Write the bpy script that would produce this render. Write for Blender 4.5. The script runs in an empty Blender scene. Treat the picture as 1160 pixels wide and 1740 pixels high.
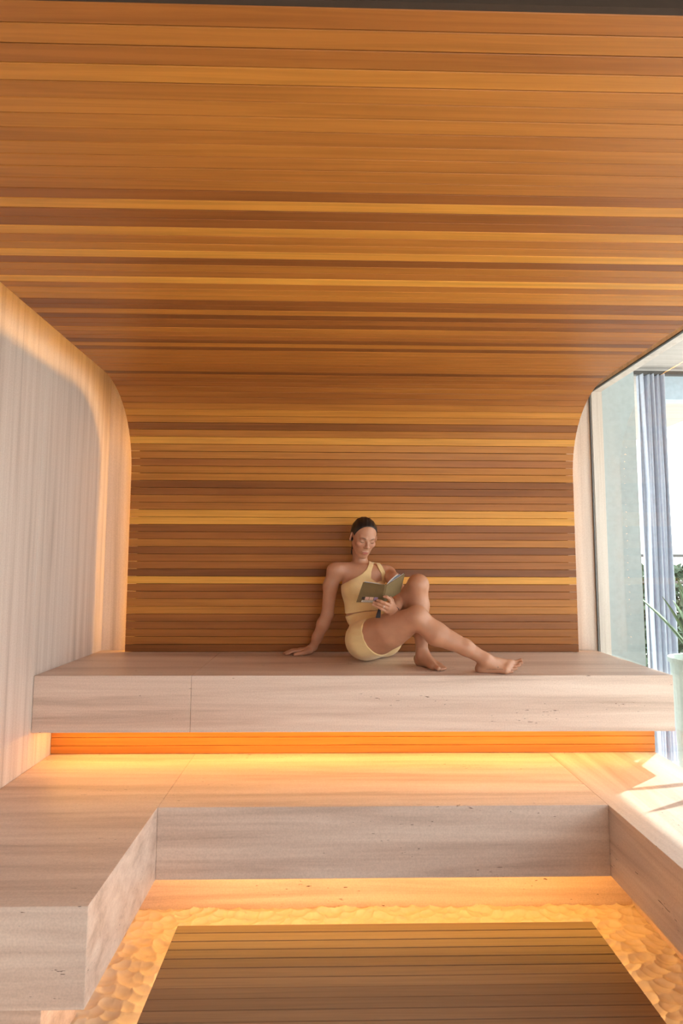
import bpy, bmesh, math, random
import numpy as np
from mathutils import Vector, Matrix, Euler, noise as mnoise

S = bpy.context.scene
COL = S.collection

# ---------------------------------------------------------------- camera
CAMZ = 1.41
FPX = 980.0
cam_data = bpy.data.cameras.new('camera')
cam = bpy.data.objects.new('camera', cam_data)
COL.objects.link(cam)
S.camera = cam
cam_data.sensor_fit = 'VERTICAL'
cam_data.sensor_height = 36.0
cam_data.lens = FPX / 1740.0 * 36.0
cam_data.clip_start = 0.02
cam_data.clip_end = 200
PITCH, YAW, ROLL = math.atan(88 / FPX), math.atan(21 / FPX), 0.0032
RCAM = (Matrix.Rotation(-YAW, 3, 'Z') @ Matrix.Rotation(math.pi / 2 + PITCH, 3, 'X') @ Matrix.Rotation(ROLL, 3, 'Z'))
cam.matrix_world = Matrix.Translation((0, 0, CAMZ)) @ RCAM.to_4x4()


def at(px, py, Y):
    """world point at depth Y that lies on the sight line of photo pixel (px, py)"""
    d = RCAM @ Vector(((px - 580) / FPX, -(py - 870) / FPX, -1.0))
    t = Y / d.y
    return Vector((d.x * t, Y, CAMZ + d.z * t))


# ---------------------------------------------------------------- light and exposure
S.view_settings.view_transform = 'Standard'
S.view_settings.look = 'None'
S.view_settings.gamma = 1.0
S.view_settings.use_curve_mapping = False
S.view_settings.exposure = 0.0
SKY_STRENGTH = 4.9
LED_COLOR = (1.0, 0.47, 0.075)
LED_SHELL, LED_BENCH, LED_LOW, LED_DECK = 27.0, 36.0, 24.0, 15.0

W = bpy.data.worlds.new('sky')
S.world = W
W.use_nodes = True
wn = W.node_tree
wbg = wn.nodes['Background']
wbg.inputs['Strength'].default_value = SKY_STRENGTH
wtc = wn.nodes.new('ShaderNodeTexCoord')
wsep = wn.nodes.new('ShaderNodeSeparateXYZ')
wramp = wn.nodes.new('ShaderNodeValToRGB')
wramp.color_ramp.elements[0].position = 0.45
wramp.color_ramp.elements[0].color = (0.62, 0.60, 0.56, 1)
wramp.color_ramp.elements[1].position = 0.56
wramp.color_ramp.elements[1].color = (0.93, 0.95, 0.97, 1)
wmap = wn.nodes.new('ShaderNodeMapRange')
wmap.inputs['From Min'].default_value = -1
wn.links.new(wtc.outputs['Generated'], wsep.inputs[0])
wn.links.new(wsep.outputs['Z'], wmap.inputs['Value'])
wn.links.new(wmap.outputs[0], wramp.inputs[0])
wn.links.new(wramp.outputs[0], wbg.inputs['Color'])

sun_data = bpy.data.lights.new('sun', 'SUN')
sun_data.energy = 7.0
sun_data.angle = math.radians(0.55)
sun_data.color = (1.0, 0.95, 0.86)
sun = bpy.data.objects.new('sun', sun_data)
COL.objects.link(sun)
SUN_TO = Vector((0.63, 0.47, 0.60)).normalized()      # towards the sun
sun.rotation_euler = SUN_TO.to_track_quat('Z', 'Y').to_euler()
sun.location = (6, -2, 7)

# ---------------------------------------------------------------- helpers


def tag(o, label=None, cat=None, group=None, kind=None):
    if label: o['label'] = label
    if cat: o['category'] = cat
    if group: o['group'] = group
    if kind: o['kind'] = kind
    return o


def link(name, me, mat=None, parent=None):
    o = bpy.data.objects.new(name, me)
    COL.objects.link(o)
    if mat is not None and me is not None:
        if isinstance(mat, (list, tuple)):
            for m in mat: me.materials.append(m)
        else:
            me.materials.append(mat)
    if parent is not None:
        o.parent = parent
    return o


def empty(name, loc=(0, 0, 0), rot=(0, 0, 0), **kw):
    o = bpy.data.objects.new(name, None)
    o.empty_display_size = 0.1
    o.location = loc
    o.rotation_euler = rot
    COL.objects.link(o)
    return tag(o, **kw)


def mesh(name, verts, faces, mat=None, parent=None, smooth=False):
    me = bpy.data.meshes.new(name)
    me.from_pydata([tuple(v) for v in verts], [], faces)
    me.update()
    if smooth:
        me.polygons.foreach_set('use_smooth', [True] * len(me.polygons))
    return link(name, me, mat, parent)


def bm_obj(name, bm, mat=None, parent=None, smooth=False):
    me = bpy.data.meshes.new(name)
    bmesh.ops.recalc_face_normals(bm, faces=bm.faces)
    bm.to_mesh(me)
    bm.free()
    if smooth:
        me.polygons.foreach_set('use_smooth', [True] * len(me.polygons))
    return link(name, me, mat, parent)


def box_bm(bm, x0, x1, y0, y1, z0, z1, bev=0.0, seg=1):
    r = bmesh.ops.create_cube(bm, size=1.0)
    vs = r['verts']
    for v in vs:
        v.co = Vector(((x0 + x1) / 2 + v.co.x * (x1 - x0), (y0 + y1) / 2 + v.co.y * (y1 - y0), (z0 + z1) / 2 + v.co.z * (z1 - z0)))
    if bev > 0:
        es = list({e for v in vs for e in v.link_edges})
        bmesh.ops.bevel(bm, geom=es, offset=bev, segments=seg, profile=0.6, affect='EDGES')
    return bm


def box(name, x0, x1, y0, y1, z0, z1, mat=None, parent=None, bev=0.0, seg=1):
    bm = bmesh.new()
    box_bm(bm, x0, x1, y0, y1, z0, z1, bev, seg)
    return bm_obj(name, bm, mat, parent)


def nmat(name):
    m = bpy.data.materials.new(name)
    m.use_nodes = True
    nt = m.node_tree
    nt.nodes.clear()
    out = nt.nodes.new('ShaderNodeOutputMaterial')
    return m, nt, out


def nd(nt, kind, **ins):
    n = nt.nodes.new(kind)
    for k, v in ins.items():
        k2 = k.replace('_', ' ')
        n.inputs[k2 if k2 in n.inputs else k].default_value = v
    return n


def principled(nt, out, **kw):
    b = nt.nodes.new('ShaderNodeBsdfPrincipled')
    for k, v in kw.items():
        b.inputs[k.replace('_', ' ')].default_value = v
    nt.links.new(b.outputs[0], out.inputs[0])
    return b


def ramp(nt, stops):
    r = nt.nodes.new('ShaderNodeValToRGB')
    e = r.color_ramp.elements
    e[0].position, e[0].color = stops[0][0], (*stops[0][1], 1)
    e[1].position, e[1].color = stops[-1][0], (*stops[-1][1], 1)
    for p, c in stops[1:-1]:
        n = e.new(p)
        n.color = (*c, 1)
    return r


def mix(nt, blend, fac, a, b):
    m = nt.nodes.new('ShaderNodeMix')
    m.data_type = 'RGBA'
    m.blend_type = blend
    for sock, v in ((0, fac), (6, a), (7, b)):
        if hasattr(v, 'is_linked') or hasattr(v, 'links'):
            nt.links.new(v, m.inputs[sock])
        elif v is not None:
            m.inputs[sock].default_value = v if sock == 0 else (*v, 1)
    return m.outputs[2]


def plain(name, col, rough=0.6, metal=0.0, **kw):
    m, nt, out = nmat(name)
    b = principled(nt, out, Roughness=rough, Metallic=metal, **kw)
    tc = nt.nodes.new('ShaderNodeTexCoord')
    n = nd(nt, 'ShaderNodeTexNoise', Scale=35.0, Detail=3.0)
    nt.links.new(tc.outputs['Object'], n.inputs['Vector'])
    r = ramp(nt, [(0.3, tuple(c * 0.93 for c in col)), (0.7, tuple(min(1, c * 1.05) for c in col))])
    nt.links.new(n.outputs[0], r.inputs[0])
    nt.links.new(r.outputs[0], b.inputs['Base Color'])
    return m


def travertine(name, scale, lo, mid, hi, pits=True, rough=0.42):
    """banded stone; scale holds how fast the bands vary along x, y, z"""
    m, nt, out = nmat(name)
    b = principled(nt, out, Roughness=rough)
    b.inputs['Specular IOR Level'].default_value = 0.4
    tc = nt.nodes.new('ShaderNodeTexCoord')
    mp = nt.nodes.new('ShaderNodeMapping')
    mp.inputs['Scale'].default_value = scale
    nt.links.new(tc.outputs['Object'], mp.inputs['Vector'])
    n1 = nd(nt, 'ShaderNodeTexNoise', Scale=1.0, Detail=6.0, Roughness=0.62, Distortion=0.35)
    nt.links.new(mp.outputs[0], n1.inputs['Vector'])
    r = ramp(nt, [(0.28, lo), (0.48, mid), (0.72, hi)])
    nt.links.new(n1.outputs[0], r.inputs[0])
    # fine speckle
    n2 = nd(nt, 'ShaderNodeTexNoise', Scale=160.0, Detail=4.0)
    nt.links.new(tc.outputs['Object'], n2.inputs['Vector'])
    r2 = ramp(nt, [(0.35, (0.93, 0.925, 0.92)), (0.65, (1.04, 1.04, 1.04))])
    nt.links.new(n2.outputs[0], r2.inputs[0])
    c = mix(nt, 'MULTIPLY', 1.0, r.outputs[0], r2.outputs[0])
    bump_src = n2.outputs[0]
    if pits:
        mp3 = nt.nodes.new('ShaderNodeMapping')
        mp3.inputs['Scale'].default_value = tuple(20 + 8 * s for s in scale)
        nt.links.new(tc.outputs['Object'], mp3.inputs['Vector'])
        n3 = nd(nt, 'ShaderNodeTexNoise', Scale=1.0, Detail=2.0)
        nt.links.new(mp3.outputs[0], n3.inputs['Vector'])
        mp4 = nt.nodes.new('ShaderNodeMapping')
        mp4.inputs['Scale'].default_value = tuple(0.5 * s + 1.2 for s in scale)
        mp4.inputs['Location'].default_value = (3.1, 7.7, 1.3)
        nt.links.new(tc.outputs['Object'], mp4.inputs['Vector'])
        n4 = nd(nt, 'ShaderNodeTexNoise', Scale=1.0, Detail=2.0)
        nt.links.new(mp4.outputs[0], n4.inputs['Vector'])
        add = nt.nodes.new('ShaderNodeMath'); add.operation = 'ADD'
        sc = nt.nodes.new('ShaderNodeMath'); sc.operation = 'MULTIPLY'; sc.inputs[1].default_value = 0.55
        nt.links.new(n4.outputs[0], sc.inputs[0])
        nt.links.new(n3.outputs[0], add.inputs[0]); nt.links.new(sc.outputs[0], add.inputs[1])
        r3 = ramp(nt, [(0.50, (1, 1, 1)), (0.52, (1, 1, 1)), (0.54, (0, 0, 0))])
        half = nt.nodes.new('ShaderNodeMath'); half.operation = 'MULTIPLY'; half.inputs[1].default_value = 0.5
        nt.links.new(add.outputs[0], half.inputs[0])
        nt.links.new(half.outputs[0], r3.inputs[0])
        inv = mix(nt, 'MIX', r3.outputs[0], tuple(x * 0.42 for x in lo), (1, 1, 1))
        c = mix(nt, 'MULTIPLY', 1.0, c, inv)
        bump_src = r3.outputs[0]
    nt.links.new(c, b.inputs['Base Color'])
    bp = nt.nodes.new('ShaderNodeBump')
    bp.inputs['Strength'].default_value = 0.25
    bp.inputs['Distance'].default_value = 0.002
    nt.links.new(bump_src, bp.inputs['Height'])
    nt.links.new(bp.outputs[0], b.inputs['Normal'])
    return m


def wood(name, stops, rough=0.40, coat=0.10, spec=0.25, coat_ior=1.5):
    """slats run along x; the colour of each slat comes from its 'tone' value"""
    m, nt, out = nmat(name)
    b = principled(nt, out, Roughness=rough)
    b.inputs['Coat Weight'].default_value = coat
    b.inputs['Coat Roughness'].default_value = 0.30
    b.inputs['Specular IOR Level'].default_value = spec
    b.inputs['Coat IOR'].default_value = coat_ior
    at_ = nt.nodes.new('ShaderNodeAttribute')
    at_.attribute_name = 'tone'
    tc = nt.nodes.new('ShaderNodeTexCoord')
    comb = nt.nodes.new('ShaderNodeVectorMath'); comb.operation = 'ADD'
    shift = nt.nodes.new('ShaderNodeVectorMath'); shift.operation = 'SCALE'
    shift.inputs['Scale'].default_value = 40.0
    nt.links.new(at_.outputs['Vector'], shift.inputs[0])
    nt.links.new(tc.outputs['Object'], comb.inputs[0])
    nt.links.new(shift.outputs[0], comb.inputs[1])
    mp = nt.nodes.new('ShaderNodeMapping')
    mp.inputs['Scale'].default_value = (1.6, 60, 60)
    nt.links.new(comb.outputs[0], mp.inputs['Vector'])
    n1 = nd(nt, 'ShaderNodeTexNoise', Scale=1.0, Detail=5.0, Roughness=0.6, Distortion=0.6)
    nt.links.new(mp.outputs[0], n1.inputs['Vector'])
    mp2 = nt.nodes.new('ShaderNodeMapping')
    mp2.inputs['Scale'].default_value = (0.9, 5, 5)
    nt.links.new(comb.outputs[0], mp2.inputs['Vector'])
    n2 = nd(nt, 'ShaderNodeTexNoise', Scale=1.0, Detail=2.0)
    nt.links.new(mp2.outputs[0], n2.inputs['Vector'])
    # tone + slow drift
    a = nt.nodes.new('ShaderNodeMath'); a.operation = 'MULTIPLY_ADD'
    a.inputs[1].default_value = 0.35; a.inputs[2].default_value = -0.175
    nt.links.new(n2.outputs[0], a.inputs[0])
    s = nt.nodes.new('ShaderNodeMath'); s.operation = 'ADD'
    nt.links.new(at_.outputs['Fac'], s.inputs[0]); nt.links.new(a.outputs[0], s.inputs[1])
    r = ramp(nt, stops)
    nt.links.new(s.outputs[0], r.inputs[0])
    r2 = ramp(nt, [(0.3, (0.80, 0.78, 0.74)), (0.6, (1.05, 1.04, 1.02))])
    nt.links.new(n1.outputs[0], r2.inputs[0])
    c = mix(nt, 'MULTIPLY', 1.0, r.outputs[0], r2.outputs[0])
    nt.links.new(c, b.inputs['Base Color'])
    bp = nt.nodes.new('ShaderNodeBump')
    bp.inputs['Strength'].default_value = 0.08
    bp.inputs['Distance'].default_value = 0.001
    nt.links.new(n1.outputs[0], bp.inputs['Height'])
    nt.links.new(bp.outputs[0], b.inputs['Normal'])
    return m


def emitter(name, col, strength):
    m, nt, out = nmat(name)
    e = nt.nodes.new('ShaderNodeEmission')
    e.inputs[0].default_value = (*col, 1)
    e.inputs[1].default_value = strength
    nt.links.new(e.outputs[0], out.inputs[0])
    return m


def add_tones(me, tones_per_vert):
    a = me.attributes.new('tone', 'FLOAT', 'POINT')
    a.data.foreach_set('value', tones_per_vert)


# ---------------------------------------------------------------- materials
T_LO, T_MID, T_HI = (0.49, 0.35, 0.27), (0.69, 0.53, 0.435), (0.84, 0.69, 0.585)
M_TRAV_X = travertine('travertine_bands_along_bench', (0.7, 10, 16), T_LO, T_MID, T_HI)
M_TRAV_Y = travertine('travertine_bands_in_depth', (10, 0.7, 16), T_LO, T_MID, T_HI)
M_TRAV_Z = travertine('travertine_vertical_bands', (22, 22, 0.5), (0.50, 0.41, 0.35), (0.66, 0.56, 0.49), (0.76, 0.67, 0.60), pits=False)
M_WOOD = wood('cedar_slats', [(0.0, (0.14, 0.046, 0.015)), (0.35, (0.36, 0.125, 0.028)), (0.7, (0.56, 0.225, 0.040)), (1.0, (0.80, 0.38, 0.065))])
M_WOOD_CEIL = wood('cedar_slats_satin', [(0.0, (0.14, 0.046, 0.015)), (0.35, (0.36, 0.125, 0.028)), (0.7, (0.56, 0.225, 0.040)), (1.0, (0.80, 0.38, 0.065))])
M_DECK = wood('deck_boards', [(0.0, (0.16, 0.085, 0.045)), (0.5, (0.27, 0.155, 0.085)), (1.0, (0.38, 0.225, 0.12))], rough=0.36, coat=0.2, spec=0.5)
M_DARKBACK = plain('dark_backing_felt', (0.05, 0.028, 0.015), 0.9)
M_HAMMER = plain('hammered_limestone', (0.76, 0.66, 0.54), 0.42)
M_FRAME = plain('dark_bronze_metal', (0.10, 0.095, 0.09), 0.4, 0.6)
M_PALE = plain('pale_outdoor_render', (0.74, 0.73, 0.70), 0.8)
M_COOL = plain('cool_grey_render', (0.40, 0.45, 0.455), 0.8)
M_GREYCEIL = plain('grey_painted_soffit', (0.16, 0.16, 0.16), 0.8)
M_BLUEGREY = plain('blue_grey_render', (0.46, 0.56, 0.64), 0.7)

m, nt, out = nmat('window_glass')
lw = nd(nt, 'ShaderNodeLayerWeight', Blend=0.5)
pw = nt.nodes.new('ShaderNodeMath'); pw.operation = 'POWER'; pw.inputs[1].default_value = 5.0
fr = nt.nodes.new('ShaderNodeMath'); fr.operation = 'MULTIPLY_ADD'; fr.inputs[1].default_value = 0.92; fr.inputs[2].default_value = 0.08
nt.links.new(lw.outputs['Facing'], pw.inputs[0]); nt.links.new(pw.outputs[0], fr.inputs[0])
tr = nt.nodes.new('ShaderNodeBsdfTransparent'); tr.inputs[0].default_value = (0.90, 0.955, 0.955, 1)
gl = nt.nodes.new('ShaderNodeBsdfGlossy'); gl.inputs['Roughness'].default_value = 0.0
gl.inputs[0].default_value = (1, 1, 1, 1)
mx = nt.nodes.new('ShaderNodeMixShader')
nt.links.new(fr.outputs[0], mx.inputs[0]); nt.links.new(tr.outputs[0], mx.inputs[1]); nt.links.new(gl.outputs[0], mx.inputs[2])
nt.links.new(mx.outputs[0], out.inputs[0])
M_GLASS = m
m, nt, out = nmat('window_glass_clear')
tr = nt.nodes.new('ShaderNodeBsdfTransparent'); tr.inputs[0].default_value = (0.97, 0.99, 0.99, 1)
nt.links.new(tr.outputs[0], out.inputs[0])
M_GLASS_CLEAR = m

# ---------------------------------------------------------------- slatted shell: back wall, curve and ceiling
XL, XR = -1.24, 1.55            # shell edges
WL, WR = -1.412, 1.705             # stone wall on the left, glass on the right
YW, ZC, RC = 3.604, 2.461, 0.48   # wall face, ceiling face, bend radius
Y_FRONT = 1.005
PITCH_S, TH = 0.046, 0.012
ZSEAT = 0.87
L1 = ZC - RC - ZSEAT
L2 = RC * math.pi / 2
L3 = YW - RC - Y_FRONT
rnd = random.Random(11)


def profile(s):
    """point on the face of the shell and the outward (hidden side) normal at arc length s"""
    if s <= L1:
        return YW, ZSEAT + s, 1.0, 0.0
    if s <= L1 + L2:
        a = (s - L1) / RC
        return YW - RC + RC * math.cos(a), ZC - RC + RC * math.sin(a), math.cos(a), math.sin(a)
    return YW - RC - (s - L1 - L2), ZC, 0.0, 1.0


def slat_mesh(name, s0, s1, x0, x1, mat, prof, tones, gap_rnd=True, th=TH):
    V, F, T = [], [], []
    n = int(round((s1 - s0) / PITCH_S))
    p = (s1 - s0) / n
    for i in range(n):
        g = (0.0010 + 0.0013 * rnd.random() ** 1.5) if gap_rnd else 0.0012
        a, b = s0 + i * p + g / 2, s0 + (i + 1) * p - g / 2
        ya, za, nya, nza = prof(a)
        yb, zb, nyb, nzb = prof(b)
        d = Vector((0, yb - ya, zb - za)).normalized()
        nn = Vector((0, nya + nyb, nza + nzb)).normalized()
        A, B = Vector((0, ya, za)), Vector((0, yb, zb))
        jit = nn * (rnd.random() - 0.5) * 0.0008
        c = 0.0017
        sec = [A + nn * c + jit, A + d * c + jit, B - d * c + jit, B + nn * c + jit, B + nn * th + jit, A + nn * th + jit]
        t = tones[i % len(tones)] if tones else rnd.random()
        k = len(V)
        e0, e1 = x0, x1
        for X in (e0, e1):
            for q in sec:
                V.append((X, q.y, q.z)); T.append(t)
        for j in range(6):
            j2 = (j + 1) % 6
            F.append((k + j, k + j2, k + 6 + j2, k + 6 + j))
        F.append(tuple(k + j for j in reversed(range(6))))
        F.append(tuple(k + 6 + j for j in range(6)))
    return V, F, T


def slat_obj(name, s0, s1, x0, x1, mat, prof, tones=None, th=TH, parent=None):
    V, F, T = slat_mesh(name, s0, s1, x0, x1, mat, prof, tones, th=th)
    o = mesh(name, V, F, mat, parent)
    bm = bmesh.new(); bm.from_mesh(o.data)
    bmesh.ops.recalc_face_normals(bm, faces=bm.faces)
    bm.to_mesh(o.data); bm.free()
    add_tones(o.data, T)
    return o


def sweep(name, s0, s1, off0, off1, x0, x1, mat, parent=None, n=40):
    """solid band that follows the shell at a distance off0..off1 behind its face"""
    V, F = [], []
    for i in range(n + 1):
        y, z, ny, nz = profile(s0 + (s1 - s0) * i / n)
        for X, o in ((x0, off0), (x1, off0), (x1, off1), (x0, off1)):
            V.append((X, y + ny * o, z + nz * o))
    for i in range(n):
        for j in range(4):
            a, b = i * 4 + j, i * 4 + (j + 1) % 4
            F.append((a, b, b + 4, a + 4))
    F.append((3, 2, 1, 0)); F.append(tuple(n * 4 + j for j in range(4)))
    return mesh(name, V, F, mat, parent)


# tone of every slat read off the photograph, counted upwards from the bench and on along the ceiling
TONES = [0.2, 0.45, 0.42, 0.28, 0.3, 0.6, 0.52, 0.36, 0.36, 0.92, 0.12, 0.38, 0.38, 0.18, 0.55, 0.3, 0.25, 0.9, 0.85, 0.43, 0.42, 0.22,
         0.2, 0.62, 0.55, 0.38, 0.55, 0.6, 0.85, 0.5, 0.2, 0.62, 0.7, 0.5, 0.38, 0.35, 0.42, 0.3, 0.3, 0.4, 0.15, 0.45, 0.45, 0.45,
         0.5, 0.5, 0.5, 0.5, 0.2, 0.6, 0.15, 0.4, 0.45, 0.55, 0.25, 0.38, 0.15, 0.65, 0.25, 0.25, 0.7, 0.7, 0.5, 0.95, 0.5, 0.55,
         0.2, 0.85, 0.6, 0.5, 0.8, 0.25, 0.28, 0.8, 0.3, 0.5, 0.5, 0.5, 0.55, 0.45, 0.54, 0.59, 0.54, 0.66, 0.41, 0.51, 0.43, 0.5]
NWS = 24
S_SPLIT = NWS * PITCH_S
wb = slat_obj('wall_back', 0.001, S_SPLIT, XL, XR, M_WOOD, profile, TONES)
tag(wb, kind='structure')
cl = slat_obj('ceiling', S_SPLIT, L1 + L2 + L3, XL, XR, M_WOOD_CEIL, profile, TONES[NWS:])
tag(cl, kind='structure')
SE = L1 + L2 + L3
bk = sweep('backing', 0.001, S_SPLIT, TH + 0.003, 0.05, XL + 0.05, XR - 0.04, M_DARKBACK, wb, n=4)
bk2 = sweep('backing', S_SPLIT, SE, TH + 0.003, 0.05, XL + 0.05, XR - 0.04, M_DARKBACK, cl, n=60)
# front fascia board that closes the ceiling towards the terrace
fa = box('fascia', XL, XR, Y_FRONT - 0.014, Y_FRONT, ZC + 0.001, ZC + 0.20, M_DARKBACK, cl)

# LED lines behind both edges of the shell
M_LED_SHELL = emitter('warm_led_shell', LED_COLOR, LED_SHELL)
M_LED_RIGHT = emitter('warm_led_shell_right', LED_COLOR, LED_SHELL * 0.5)
M_LED_BENCH = emitter('warm_led_bench', (1.0, 0.50, 0.12), LED_BENCH)
M_LED_LOW = emitter('warm_led_low', (1.0, 0.50, 0.085), LED_LOW)
M_LED_DECK = emitter('warm_led_deck', (1.0, 0.58, 0.24), LED_DECK)
o = sweep('led_strip', 0.01, SE - 0.02, 0.026, 0.038, XL + 0.047, XL + 0.0499, M_LED_SHELL, n=60)
tag(o, 'warm LED line hidden behind the left edge of the curved wood shell', 'led light', 'LED lines in the sauna')
o = sweep('led_strip', 0.01, SE - 0.02, 0.026, 0.038, XR - 0.0399, XR - 0.037, M_LED_RIGHT, n=60)
tag(o, 'warm LED line hidden behind the right edge of the curved wood shell', 'led light', 'LED lines in the sauna')

# ---------------------------------------------------------------- stone walls and slab above
Z_TOP = 2.80
wl = empty('wall_left', (0, 0, 0), kind='structure')
ys = [0.9, 1.95, 2.83, 3.68]
for a, b in zip(ys[:-1], ys[1:]):
    box('stone_panel', WL - 0.06, WL, a + 0.0008, b - 0.0008, -0.12, Z_TOP, M_TRAV_Z, wl, bev=0.0008)
box('stone_panel', WL - 0.06, XL + 0.2, 3.68, 3.76, -0.12, Z_TOP, M_TRAV_Z, wl)
wr = empty('wall_right', (0, 0, 0), kind='structure')
box('stone_panel', XR - 0.2, WR + 0.014, 3.68, 3.76, -0.12, Z_TOP, M_TRAV_Z, wr)
o = box('wall_behind', XL + 0.2, XR - 0.2, 3.68, 3.76, -0.12, Z_TOP, M_TRAV_Z)
tag(o, kind='structure')
tr1 = box('trim_1', WL - 0.06, WR + 0.06, 1.02, 3.76, Z_TOP, Z_TOP + 0.12, M_PALE)
tag(tr1, kind='structure')
# grey terrace ceiling in front of the sauna
tc1 = box('trim_2', -4.2, 4.4, -3.0, 1.02, 2.74, 2.80, M_GREYCEIL)
tag(tc1, kind='structure')

# unseen walls added around the camera to hold back daylight from the front
o = box('wall_front_blocker', -1.48, 1.2, -2.70, -2.56, -0.13, 2.74, plain('sand_coloured_render', (0.50, 0.45, 0.39), 0.85))
tag(o, kind='structure')
o = box('wall_left_blocker', -1.48, -1.42, -2.56, 0.898, -0.13, 2.74, M_TRAV_Z)  # added out of view, shuts out sky light from the front left
tag(o, kind='structure')

# ---------------------------------------------------------------- glass wall on the right
ZG = 2.535
win = empty('window_1', (WR, 2.4, 0), kind='structure')
GX = WR - win.location.x


def wbox(name, x0, x1, y0, y1, z0, z1, mat, parent=win):
    o = box(name, x0 - WR, x1 - WR, y0 - 2.4, y1 - 2.4, z0, z1, mat, parent)
    return o


gp = wbox('glass_pane', WR, WR + 0.010, 0.3, 3.672, 0.30, ZG, M_GLASS)
gp.data.materials.append(M_GLASS_CLEAR)
for p in gp.data.polygons:
    p.material_index = 0 if p.normal.x < -0.5 else 1
wbox('frame', WR - 0.002, WR + 0.006, 3.668, 3.68, 0.30, ZG + 0.01, M_FRAME)
wbox('frame', WR - 0.002, WR + 0.012, 0.3, 3.668, ZG, ZG + 0.008, M_FRAME)
o = box('trim_3', WR, WR + 0.08, 0.9, 3.68, ZG + 0.009, Z_TOP, M_TRAV_Z)
tag(o, kind='structure')
o = box('trim_4', WR, WR + 0.06, 0.3, 3.68, -0.12, 0.299, M_TRAV_Z)
tag(o, kind='structure')

# ---------------------------------------------------------------- benches
ub = empty('upper_bench', (0.12, 3.2, 0.604), label='upper travertine bench slab the woman sits on, in front of the slatted back wall', cat='bench')
UY = 2.856


def rbox(root, name, x0, x1, y0, y1, z0, z1, mat, bev=0.001, seg=1):
    l = root.location
    return box(name, x0 - l.x, x1 - l.x, y0 - l.y, y1 - l.y, z0 - l.z, z1 - l.z, mat, root, bev, seg)


xj = -0.66
rbox(ub, 'stone_block', WL + 0.002, xj - 0.0008, UY, 3.678, 0.604, ZSEAT, M_TRAV_X)
rbox(ub, 'stone_block', xj + 0.0008, 1.690, UY, 3.678, 0.604, ZSEAT, M_TRAV_X)

lb = empty('lower_bench', (0.2, 2.6, -0.1), label='lower U-shaped travertine bench with two arms around the wooden deck', cat='bench')
ZL, ZLB = 0.44, 0.165
YL = 2.41
XI0, XI1 = -0.678, 1.137
rbox(lb, 'back_seat', XI0 + 0.0008, XI1 - 0.0008, YL, 3.10, ZLB, ZL, M_TRAV_X)
rbox(lb, 'left_arm', WL + 0.002, XI0, 1.745, 3.10, ZLB, ZL, M_TRAV_X)
rbox(lb, 'right_arm', XI1, WR - 0.004, 0.55, 3.10, ZLB, ZL, M_TRAV_Y)
rbox(lb, 'plinth', -0.84, 1.358, 2.686, 2.75, -0.12, ZLB, M_TRAV_X)
rbox(lb, 'plinth', WL + 0.002, -0.84, 1.841, 2.75, -0.12, ZLB, M_TRAV_X)
rbox(lb, 'plinth', 1.358, WR - 0.004, 0.55, 2.75, -0.12, ZLB, M_TRAV_Y)

# slatted riser between the two benches
def riser_prof(s):
    return 3.06, ZL + s, 1.0, 0.0
ri = slat_obj('slatted_riser', 0.001, 0.163, -1.409, 1.700, M_WOOD, riser_prof, [0.55, 0.62, 0.58, 0.5])
tag(ri, 'narrow slatted wood riser glowing under the upper stone bench', 'wood panel')
box('backing', -1.410, 1.701, 3.074, 3.09, ZL, 0.604, M_DARKBACK, ri)

# LED line under the lip of the upper bench
o = box('led_strip', WL + 0.05, 1.64, 2.960, 2.975, 0.595, 0.602, M_LED_BENCH)
tag(o, 'warm LED line under the upper bench, lighting the slatted riser', 'led light', 'LED lines in the sauna')
# LED lines under the lower bench
o = box('led_strip', -0.80, 1.31, 2.58, 2.595, 0.156, 0.163, M_LED_LOW)
tag(o, 'warm LED line under the back seat of the lower bench', 'led light', 'LED lines in the sauna')

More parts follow.
